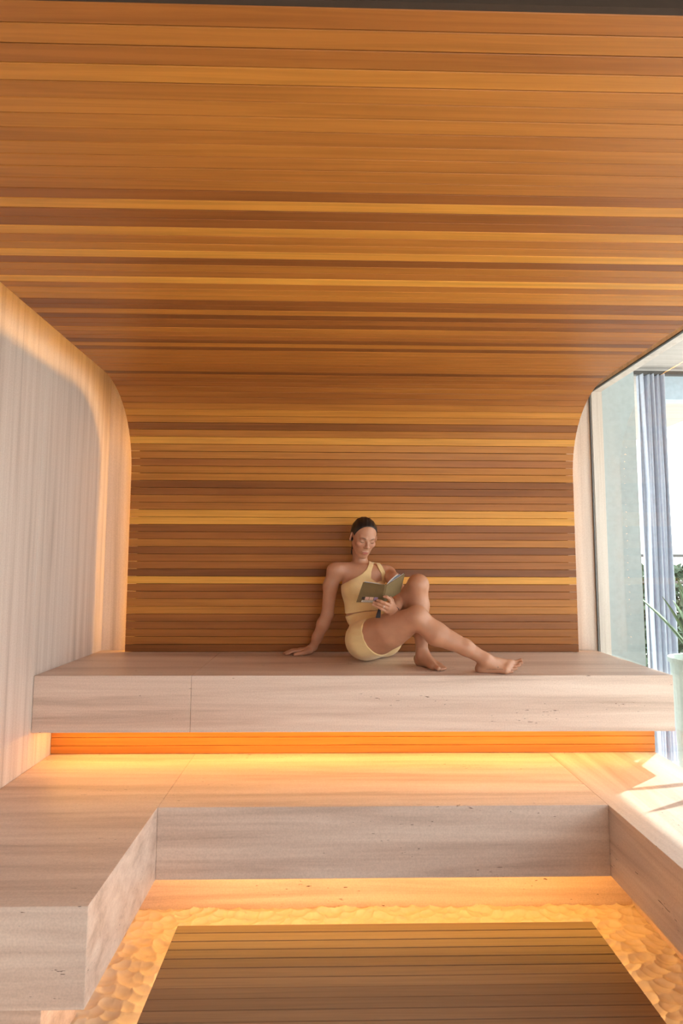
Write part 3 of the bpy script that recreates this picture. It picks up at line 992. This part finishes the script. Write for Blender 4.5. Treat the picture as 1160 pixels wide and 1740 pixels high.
head.cap(hl(0, -0.040, -0.040), neck1, 0.044, 0.042, 0.012)

body = Field()
body.merge(core)
body.merge(head, 0.010)
body.merge(armR, 0.022)
body.merge(legR, 0.022)
# the left limbs meet the trunk softly but stay apart from each other
body.merge(legL, 0.010)
body.merge(armL, 0.010)


body.cut(lambda X, Y, Z: (0.8708 - Z) + 0 * X + 0 * Y)


def skin_material():
    m, nt, out = nmat('skin')
    b = principled(nt, out, Roughness=0.48)
    b.inputs['Subsurface Weight'].default_value = 0.12
    b.inputs['Subsurface Radius'].default_value = (1.0, 0.35, 0.2)
    b.inputs['Subsurface Scale'].default_value = 0.012
    a = nt.nodes.new('ShaderNodeAttribute'); a.attribute_name = 'tint'
    tc = nt.nodes.new('ShaderNodeTexCoord')
    n = nd(nt, 'ShaderNodeTexNoise', Scale=22.0, Detail=3.0)
    nt.links.new(tc.outputs['Object'], n.inputs['Vector'])
    r = ramp(nt, [(0.3, (0.93, 0.91, 0.90)), (0.7, (1.05, 1.04, 1.03))])
    nt.links.new(n.outputs[0], r.inputs[0])
    nt.links.new(mix(nt, 'MULTIPLY', 1.0, a.outputs['Color'], r.outputs[0]), b.inputs['Base Color'])
    return m


M_SKIN = skin_material()
SKIN = np.array([0.52, 0.255, 0.150])
woman, P = body.mesh('person', M_SKIN, None, 2)
tag(woman, 'person in pale yellow one-shoulder top and shorts, sitting on the upper bench reading', 'person')

tint = np.tile(SKIN, (len(P), 1))


def blend(mask, col):
    global tint
    mask = np.clip(mask, 0, 1)[:, None]
    tint = tint * (1 - mask) + np.array(col) * mask


rel = P - A3(HC)
U_, V_, W_ = rel @ A3(HU), rel @ A3(HVv), rel @ A3(HW)
isface = (W_ > 0.045) & (np.abs(U_) < 0.07) & (V_ > -0.12) & (V_ < 0.09)
blend(np.exp(-((np.abs(U_) - 0.038) / 0.018) ** 2 - ((V_ + 0.032) / 0.016) ** 2) * isface * 0.35, (0.56, 0.22, 0.15))
blend(np.where(isface, 1.6 - ((U_ / 0.021) ** 2 + ((V_ + 0.0745) / 0.0098) ** 2) * 1.4, 0) * 0.8, (0.42, 0.135, 0.105))
blend(np.where(isface, np.exp(-((np.abs(U_) - 0.031) / 0.012) ** 2 - ((V_ - 0.003) / 0.006) ** 2), 0) * 0.35, (0.36, 0.17, 0.11))
for tips, rr in (([f[-1] for f in fL], 0.006),):
    for q in tips:
        d_ = np.linalg.norm(P - A3(q + Vector((0, -0.005, 0.002))), axis=1)
        blend((1.2 - d_ / rr) * 0.6, (0.66, 0.40, 0.33))
at_c = woman.data.attributes.new('tint', 'FLOAT_COLOR', 'POINT')
at_c.data.foreach_set('color', np.concatenate([tint, np.ones((len(P), 1))], 1).astype(np.float32).ravel())

# ------------------------------------------------ clothes
def polymask(poly):
    """signed distance in the plane of the chest (x, z) to a polygon, negative inside"""
    pts = np.array([(q.x, q.z) for q in poly])

    def f(X, Y, Z):
        X2 = X[:, 0, :] if X.ndim == 3 else X
        Z2 = Z[:, 0, :] if Z.ndim == 3 else Z
        x, z = np.broadcast_arrays(X2, Z2)
        d = np.full(x.shape, 1e9); inside = np.zeros(x.shape, bool)
        n = len(pts)
        for i in range(n):
            a, b = pts[i], pts[(i + 1) % n]
            e = b - a
            t = np.clip(((x - a[0]) * e[0] + (z - a[1]) * e[1]) / (e @ e + 1e-12), 0, 1)
            d = np.minimum(d, np.hypot(x - a[0] - t * e[0], z - a[1] - t * e[1]))
            c = ((a[1] > z) != (b[1] > z)) & (x < (b[0] - a[0]) * (z - a[1]) / (b[1] - a[1] + 1e-12) + a[0])
            inside ^= c
        s = np.where(inside, -d, d)
        return s[:, None, :] + 0 * Y
    return f


YC = 3.35
top_poly = [at(px, py, YC) for px, py in ((562, 1001), (577, 997.5), (586, 991), (596, 985.5), (607, 980), (616, 974.5), (623, 967.5), (627.5, 959), (630.5, 950), (631, 930),
                                         (647, 930), (646.5, 953), (652, 964), (658.5, 979), (663, 990), (672, 1005), (672, 1035), (643, 1035.5), (620, 1037), (600, 1040.5), (584, 1044), (562, 1047))]
hole_poly = [at(px, py, YC) for px, py in ((638.4, 951.5), (635.5, 961), (631.5, 972), (630.5, 983), (640, 990), (650.5, 987), (649, 975), (643.6, 964.5), (639.8, 952))]
topF = Field((-0.02, 3.18, 1.08), (0.44, 3.60, 1.46))
src = Field(core.i0 * HV + F_ORG, None)
sub = core.a[tuple(slice(int(a), int(a + n)) for a, n in zip(topF.i0 - core.i0, topF.n))]
topF.a = sub.copy() - 0.0048
hf = polymask(hole_poly)
pf = polymask(top_poly)
topF.cut(pf)
topF.cut(lambda X, Y, Z: -hf(X, Y, Z) - 10 * (Y > 3.47))
M_CLOTH = None


def cloth_material():
    m, nt, out = nmat('pale_yellow_ribbed_fabric')
    b = principled(nt, out, Roughness=0.75)
    b.inputs['Base Color'].default_value = (0.80, 0.60, 0.31, 1)
    b.inputs['Sheen Weight'].default_value = 0.25
    tc = nt.nodes.new('ShaderNodeTexCoord')
    mp = nt.nodes.new('ShaderNodeMapping'); mp.inputs['Scale'].default_value = (26, 26, 60); mp.inputs['Rotation'].default_value = (0, 0.5, 0)
    nt.links.new(tc.outputs['Object'], mp.inputs['Vector'])
    n = nd(nt, 'ShaderNodeTexNoise', Scale=1.0, Detail=2.0, Distortion=0.6)
    nt.links.new(mp.outputs[0], n.inputs['Vector'])
    bp = nt.nodes.new('ShaderNodeBump'); bp.inputs['Strength'].default_value = 0.5; bp.inputs['Distance'].default_value = 0.004
    nt.links.new(n.outputs[0], bp.inputs['Height'])
    w = nd(nt, 'ShaderNodeTexNoise', Scale=400.0)
    nt.links.new(tc.outputs['Object'], w.inputs['Vector'])
    r = ramp(nt, [(0.3, (0.80, 0.58, 0.275)), (0.7, (0.84, 0.61, 0.295))])
    nt.links.new(w.outputs[0], r.inputs[0])
    nt.links.new(r.outputs[0], b.inputs['Base Color'])
    nt.links.new(bp.outputs[0], b.inputs['Normal'])
    return m


M_CLOTH = cloth_material()
topF.mesh('one_shoulder_top', M_CLOTH, woman, 1)

sh = Field((0.04, 2.98, 0.862), (0.62, 3.56, 1.18))


def grab(src, dst):
    """copy of src seen through dst's window"""
    out = np.full(tuple(dst.n), 0.06, dtype=np.float32)
    lo = np.maximum(src.i0, dst.i0); hi = np.minimum(src.i0 + src.n, dst.i0 + dst.n)
    ds = tuple(slice(int(a), int(b)) for a, b in zip(lo - dst.i0, hi - dst.i0))
    ss = tuple(slice(int(a), int(b)) for a, b in zip(lo - src.i0, hi - src.i0))
    out[ds] = src.a[ss]
    return out


cutR, dirR = hpR.lerp(knR, 0.17), (knR - hpR).normalized()
cutL, dirL = hpL.lerp(knL, 0.52), (knL - hpL).normalized()
axs = [(np.arange(n) + i) * HV + o for n, i, o in zip(sh.n, sh.i0, F_ORG)]
GX_, GY_, GZ_ = np.meshgrid(*axs, indexing='ij', sparse=True)
plR = (GX_ - cutR.x) * dirR.x + (GY_ - cutR.y) * dirR.y + (GZ_ - cutR.z) * dirR.z
plL = (GX_ - cutL.x) * dirL.x + (GY_ - cutL.y) * dirL.y + (GZ_ - cutL.z) * dirL.z
aR = np.maximum(grab(legR, sh), plR)
aL = np.maximum(grab(legL, sh), plL)
aL = np.maximum(aL, np.sqrt((GX_ - hpL.x) ** 2 + (GY_ - hpL.y) ** 2 + (GZ_ - hpL.z) ** 2) - 0.27)
aC = grab(core, sh)
sep = (GX_ - hpR.x) * PV[0][0] + (GY_ - hpR.y) * PV[0][1] + (GZ_ - hpR.z) * PV[0][2] - 0.07
aC = np.maximum(aC, np.minimum(plR, -sep))
def smin(a, b, k):
    h = np.clip(0.5 + 0.5 * (b - a) / k, 0, 1)
    return b * (1 - h) + a * h - k * h * (1 - h)
d_ = smin(smin(aC, aR, 0.018), aL, 0.018)
fold = 0.0022 * np.sin(150 * (GZ_ - 0.35 * GX_) + 4 * np.sin(14 * GX_ + 5)) * np.exp(-((GX_ - 0.18) / 0.07) ** 2 - ((GZ_ - 1.06) / 0.07) ** 2)
sh.a = (d_ - 0.0060 + fold).astype(np.float32)
w0, w1, w2 = at(588, 1049, 3.3), at(601, 1042.5, 3.3), at(643, 1037, 3.3)
waist_poly = [at(px, py, 3.3) for px, py in ((560, 1062), (588, 1049), (601, 1043), (620, 1039.5), (643, 1037.5), (690, 1036), (760, 1060), (760, 1160), (560, 1160))]
sh.cut(polymask(waist_poly))
sh.cut(lambda X, Y, Z: (0.8704 - Z) + 0 * X + 0 * Y)
sh.mesh('shorts', M_CLOTH, woman, 1)

# ------------------------------------------------ hair
M_HAIR = plain('dark_brown_hair', (0.012, 0.008, 0.007), 0.42)
hr = Field(HC - Vector((0.17, 0.17, 0.22)), HC + Vector((0.17, 0.17, 0.16)))
hr.ell(hl(0, 0.026, -0.014), (0.0748, 0.0865, 0.0965), HFR, 0.0)
hr.ell(hl(0, -0.02, -0.045), (0.066, 0.060, 0.058), HFR, 0.02)
hn = A3(HW)
axs = [(np.arange(n) + i) * HV + o for n, i, o in zip(hr.n, hr.i0, F_ORG)]
hx, hy, hz = np.meshgrid(*axs, indexing='ij', sparse=True)
hu = (hx - HC.x) * HU.x + (hy - HC.y) * HU.y + (hz - HC.z) * HU.z
hv = (hx - HC.x) * HVv.x + (hy - HC.y) * HVv.y + (hz - HC.z) * HVv.z
hw = (hx - HC.x) * HW.x + (hy - HC.y) * HW.y + (hz - HC.z) * HW.z
line = (hw - (0.010 + 0.56 * hv + 0.10 * np.maximum(0, np.abs(hu) - 0.03))) * 0.85
earc = 0.030 - np.sqrt((hv + 0.012) ** 2 + ((hw + 0.004) * 1.25) ** 2)
earc = np.where(np.abs(hu) > 0.05, earc, -0.05)
strand = 0.0009 * np.sin(hu * 260 + hw * 60)
hr.a = np.maximum(np.maximum(hr.a + strand.astype(np.float32), line.astype(np.float32)), earc.astype(np.float32))
hr.cap(hl(0, -0.055, -0.080), hl(-0.01, -0.135, -0.078), 0.034, 0.022, 0.015)
hr.cap(hl(0.0, -0.03, -0.075), hl(0.0, -0.06, -0.08), 0.045, 0.034, 0.02)
hr.mesh('hair', M_HAIR, woman, 1)

# ------------------------------------------------ brows, lashes, ring, bracelet, earring, tattoo
from mathutils.bvhtree import BVHTree
me_ = woman.data
bv = BVHTree.FromPolygons([v.co.copy() for v in me_.vertices], [tuple(p.vertices) for p in me_.polygons])


def stroke(pts, radii, n=8):
    """round tube through points"""
    V, F = [], []
    for i, (c, r_) in enumerate(zip(pts, radii)):
        d = (pts[min(i + 1, len(pts) - 1)] - pts[max(i - 1, 0)]).normalized()
        s = d.cross(Vector((0.3, 1, 0.2))).normalized(); u = s.cross(d)
        for j in range(n):
            a = 2 * math.pi * j / n
            V.append(c + s * (r_ * math.cos(a)) + u * (r_ * math.sin(a)))
    for i in range(len(pts) - 1):
        for j in range(n):
            F.append((i * n + j, i * n + (j + 1) % n, (i + 1) * n + (j + 1) % n, (i + 1) * n + j))
    F.append(tuple(reversed(range(n)))); F.append(tuple((len(pts) - 1) * n + j for j in range(n)))
    return V, F


def on_face(u, v):
    o = hl(u, v, 0.16)
    hit = bv.ray_cast(o, -HW)
    return hit[0] if hit[0] is not None else hl(u, v, 0.08)


M_BROW = plain('eyebrow_hair', (0.05, 0.028, 0.02), 0.7)
for s in (-1, 1):
    pts = [on_face(s * u, v) for u, v in ((0.0130, 0.0125), (0.022, 0.0155), (0.031, 0.0175), (0.039, 0.0165), (0.046, 0.0125))]
    V, F = stroke(pts, [0.0015, 0.0020, 0.0019, 0.0014, 0.0007])
    mesh('eyebrow', V, F, M_BROW, woman, True)
    pts = [on_face(s * u, v) for u, v in ((0.0195, -0.0085), (0.025, -0.0110), (0.031, -0.0120), (0.037, -0.0110), (0.0435, -0.0075))]
    V, F = stroke(pts, [0.0008, 0.0013, 0.0016, 0.0016, 0.0009])
    mesh('eyelashes', V, F, M_BROW, woman, True)

M_SILVER = plain('silver', (0.85, 0.84, 0.82), 0.2, 1.0)
M_BAND = plain('dark_cord', (0.03, 0.02, 0.02), 0.7)


def torus_at(name, c, axis, R, r_, mat, n=28, m_=8, parent=None):
    ax = Vector(axis).normalized()
    s = ax.cross(Vector((0.1, 0.3, 1))).normalized(); u = ax.cross(s)
    V, F = [], []
    for i in range(n):
        a = 2 * math.pi * i / n
        rd = s * math.cos(a) + u * math.sin(a)
        for j in range(m_):
            b = 2 * math.pi * j / m_
            V.append(Vector(c) + rd * (R + r_ * math.cos(b)) + ax * (r_ * math.sin(b)))
    for i in range(n):
        for j in range(m_):
            F.append((i * m_ + j, ((i + 1) % n) * m_ + j, ((i + 1) % n) * m_ + (j + 1) % m_, i * m_ + (j + 1) % m_))
    return mesh(name, V, F, mat, parent, True)


ringc = fL[2][0].lerp(fL[2][1], 0.85)
o = torus_at('finger_ring', ringc, fL[2][1] - fL[2][0], 0.0092, 0.0014, M_SILVER, parent=woman)
o['label'] = 'silver ring'
fa = (wrL - elL).normalized()
o = torus_at('bracelet', wrL - fa * 0.004, fa, 0.0250, 0.0030, M_BAND, parent=woman)
o['label'] = 'dark cord bracelet'
er_c = hl(-0.0775, -0.040, -0.006)
hit = bv.find_nearest(er_c)
bm = bmesh.new(); bmesh.ops.create_uvsphere(bm, u_segments=12, v_segments=8, radius=0.0028, matrix=Matrix.Translation(hit[0]))
bm_obj('earring', bm, M_SILVER, woman, True)

# small line tattoo along the outer side of the right foot
M_INK = plain('tattoo_ink', (0.07, 0.06, 0.06), 0.6)
V, F = [], []


def ink(px0, py0, px1, py1, r_=0.0007):
    pts = []
    for k in range(4):
        t = k / 3
        p = at(px0 + (px1 - px0) * t, py0 + (py1 - py0) * t, 2.5)
        o_ = Vector((0, 0, CAMZ)); hit = bv.ray_cast(o_, (p - o_).normalized())
        if hit[0] is None: return
        pts.append(hit[0])
    v, f = stroke(pts, [r_] * 4, 5)
    b = len(V); V.extend(v); F.extend([tuple(b + q for q in ff) for ff in f])


xx = 826.0
rk = random.Random(2)
while xx < 852:
    wd = 1.2 + rk.random() * 1.2
    hgt = 0.5 + rk.random() * (1.3 if xx > 839 else 0.7)
    ink(xx, 1137.4 + rk.random() * 0.5, xx + wd, 1137.6 - hgt, 0.0005)
    ink(xx + wd * 0.5, 1137.9, xx + wd * 1.1, 1137.7, 0.0005)
    xx += wd + (0.9 if rk.random() < 0.2 else 0.1)
ink(844.8, 1134.2, 846.6, 1133.2, 0.0009); ink(845, 1133, 846.5, 1134.4, 0.0009)
if V:
    o = mesh('tattoo', V, F, M_INK, woman)
    o['label'] = 'fine dark tattoo on the side of the foot'

# ------------------------------------------------ the book
M_COVER = plain('olive_book_cloth', (0.175, 0.115, 0.045), 0.75)
M_PAGE = plain('white_paper', (0.82, 0.82, 0.80), 0.8)
M_PRINT = plain('printed_page_edges', (0.20, 0.26, 0.34), 0.8)
M_PINK = plain('pale_pink_print', (0.74, 0.44, 0.36), 0.7)
M_PEACH = plain('peach_print', (0.80, 0.54, 0.40), 0.7)
M_LILAC = plain('lilac_print', (0.42, 0.28, 0.46), 0.7)
M_CREAM = plain('cream_label', (0.84, 0.76, 0.66), 0.7)
TL, TS, BS, BL = at(616.5, 989.5, 3.005), at(653.5, 994, 2.965), at(647.5, 1024.5, 3.020), at(605, 1023.5, 3.070)
TS2, BS2 = at(657.5, 994, 2.967), at(651.5, 1024.5, 3.022)
TR, BR = at(688, 974.5, 3.055), at(680, 1006.5, 3.110)
book = empty('book', (BS + BS2) / 2, label='small open hardback book with an olive green cover held in her left hand', cat='book')
BO = book.location.copy()


def slab(name, q, n, th, mat, parent=book):
    """four corners pushed along n by th"""
    V = [Vector(p) - BO for p in q] + [Vector(p) + n * th - BO for p in q]
    F = [(0, 1, 2, 3), (7, 6, 5, 4), (0, 4, 5, 1), (1, 5, 6, 2), (2, 6, 7, 3), (3, 7, 4, 0)]
    o = mesh(name, V, F, mat, parent)
    bm = bmesh.new(); bm.from_mesh(o.data); bmesh.ops.recalc_face_normals(bm, faces=bm.faces); bm.to_mesh(o.data); bm.free()
    return o


def inward(a, b, c):
    n = (b - a).cross(c - a).normalized()
    return n if n.y > 0 else -n


nL, nR, nS = inward(TL, TS, BL), inward(TS2, TR, BS2), inward(TS, TS2, BS)
cov = slab('front_cover', (TL, TS, BS, BL), nL, 0.0026, M_COVER)
cov2 = slab('back_cover', (TS2, TR, BR, BS2), nR, 0.0026, M_COVER)
slab('spine', (TS, TS2, BS2, BS), nS, 0.0026, M_COVER)


def pages(name, S0, S1, E0, E1, n, thick, mat, bulge, sp, inset=0.004):
    """a wad of leaves: outer edge E, spine edge S; 0 = top, 1 = bottom"""
    up = (S0 - S1).normalized()
    S0, S1 = S0 - up * inset, S1 + up * inset
    e = (E0 - S0)
    E0, E1 = S0 + e * 0.955 - up * 0, S1 + (E1 - S1) * 0.955
    V, F = [], []
    N = 10
    for i in range(N + 1):
        t = i / N
        th0 = 0.003 + sp * t
        prof_ = thick * (1 - 0.25 * t) + bulge * math.sin(math.pi * min(1, t * 1.05)) * (1 - t * 0.3)
        for (s_, e_) in ((S0, E0), (S1, E1)):
            c = s_.lerp(e_, t)
            V.append(c + n * th0 - BO); V.append(c + n * (th0 + prof_) - BO)
    for i in range(N):
        a = i * 4
        F += [(a, a + 4, a + 5, a + 1), (a + 2, a + 3, a + 7, a + 6), (a + 1, a + 5, a + 7, a + 3), (a, a + 2, a + 6, a + 4)]
    F += [(0, 1, 3, 2), (N * 4, N * 4 + 2, N * 4 + 3, N * 4 + 1)]
    o = mesh(name, V, F, mat, book, False)
    bm = bmesh.new(); bm.from_mesh(o.data); bmesh.ops.recalc_face_normals(bm, faces=bm.faces); bm.to_mesh(o.data); bm.free()
    return o


pages('page_block', TS, BS, TL, BL, nL, 0.0045, M_PRINT, 0.003, 0.0)
pages('page_block', TS, BS, TL, BL, nL, 0.0030, M_PAGE, 0.006, 0.009)
pages('page_block', TS2, BS2, TR, BR, nR, 0.0040, M_PAGE, 0.001, 0.0)
pages('page_block', TS2, BS2, TR.lerp(TS2, 0.12), BR.lerp(BS2, 0.12), nR, 0.0050, M_PRINT, 0.004, 0.010)
pages('page_block', TS2, BS2, TR.lerp(TS2, 0.18), BR.lerp(BS2, 0.18), nR, 0.0028, M_PAGE, 0.006, 0.020)


def oncover(u, v):
    """u from the free edge to the spine, v from the top to the bottom"""
    return TL.lerp(TS, u).lerp(BL.lerp(BS, u), v)


def patch(name, u0, u1, v0, v1, mat, lift=0.0004):
    q = [oncover(u0, v0), oncover(u1, v0), oncover(u1, v1), oncover(u0, v1)]
    return slab(name, [p - nL * lift for p in q], -nL, 0.0003, mat, cov)


patch('printed_square', 0.31, 0.47, 0.70, 0.86, M_PINK)
patch('printed_square', 0.49, 0.65, 0.70, 0.86, M_PEACH)
patch('printed_square', 0.67, 0.83, 0.70, 0.86, M_LILAC)
patch('printed_square', 0.17, 0.29, 0.71, 0.84, M_BAND)
patch('title_strip', 0.20, 0.72, 0.885, 0.975, M_CREAM)
for k in range(11):
    u = 0.235 + k * 0.042
    patch('printed_letter', u, u + 0.026, 0.91, 0.95, M_BAND, 0.0008)
# dark ribbon hanging out under the book
rb = [at(646, 1024, 3.035), at(644.5, 1036, 3.04), at(643, 1044, 3.04), at(642, 1050, 3.04)]
V, F = [], []
for p, hw_ in zip(rb, (0.004, 0.007, 0.011, 0.012)):
    for sx, sy in ((-1, 0), (1, 0), (1, 1), (-1, 1)):
        V.append(p + Vector((sx * hw_, sy * 0.004, 0)) - BO)
for i in range(3):
    for j in range(4):
        a, b = i * 4 + j, i * 4 + (j + 1) % 4
        F.append((a, b, b + 4, a + 4))
F.append((3, 2, 1, 0)); F.append((12, 13, 14, 15))
o = mesh('ribbon', V, F, M_BAND, book)
o['label'] = 'dark ribbon'
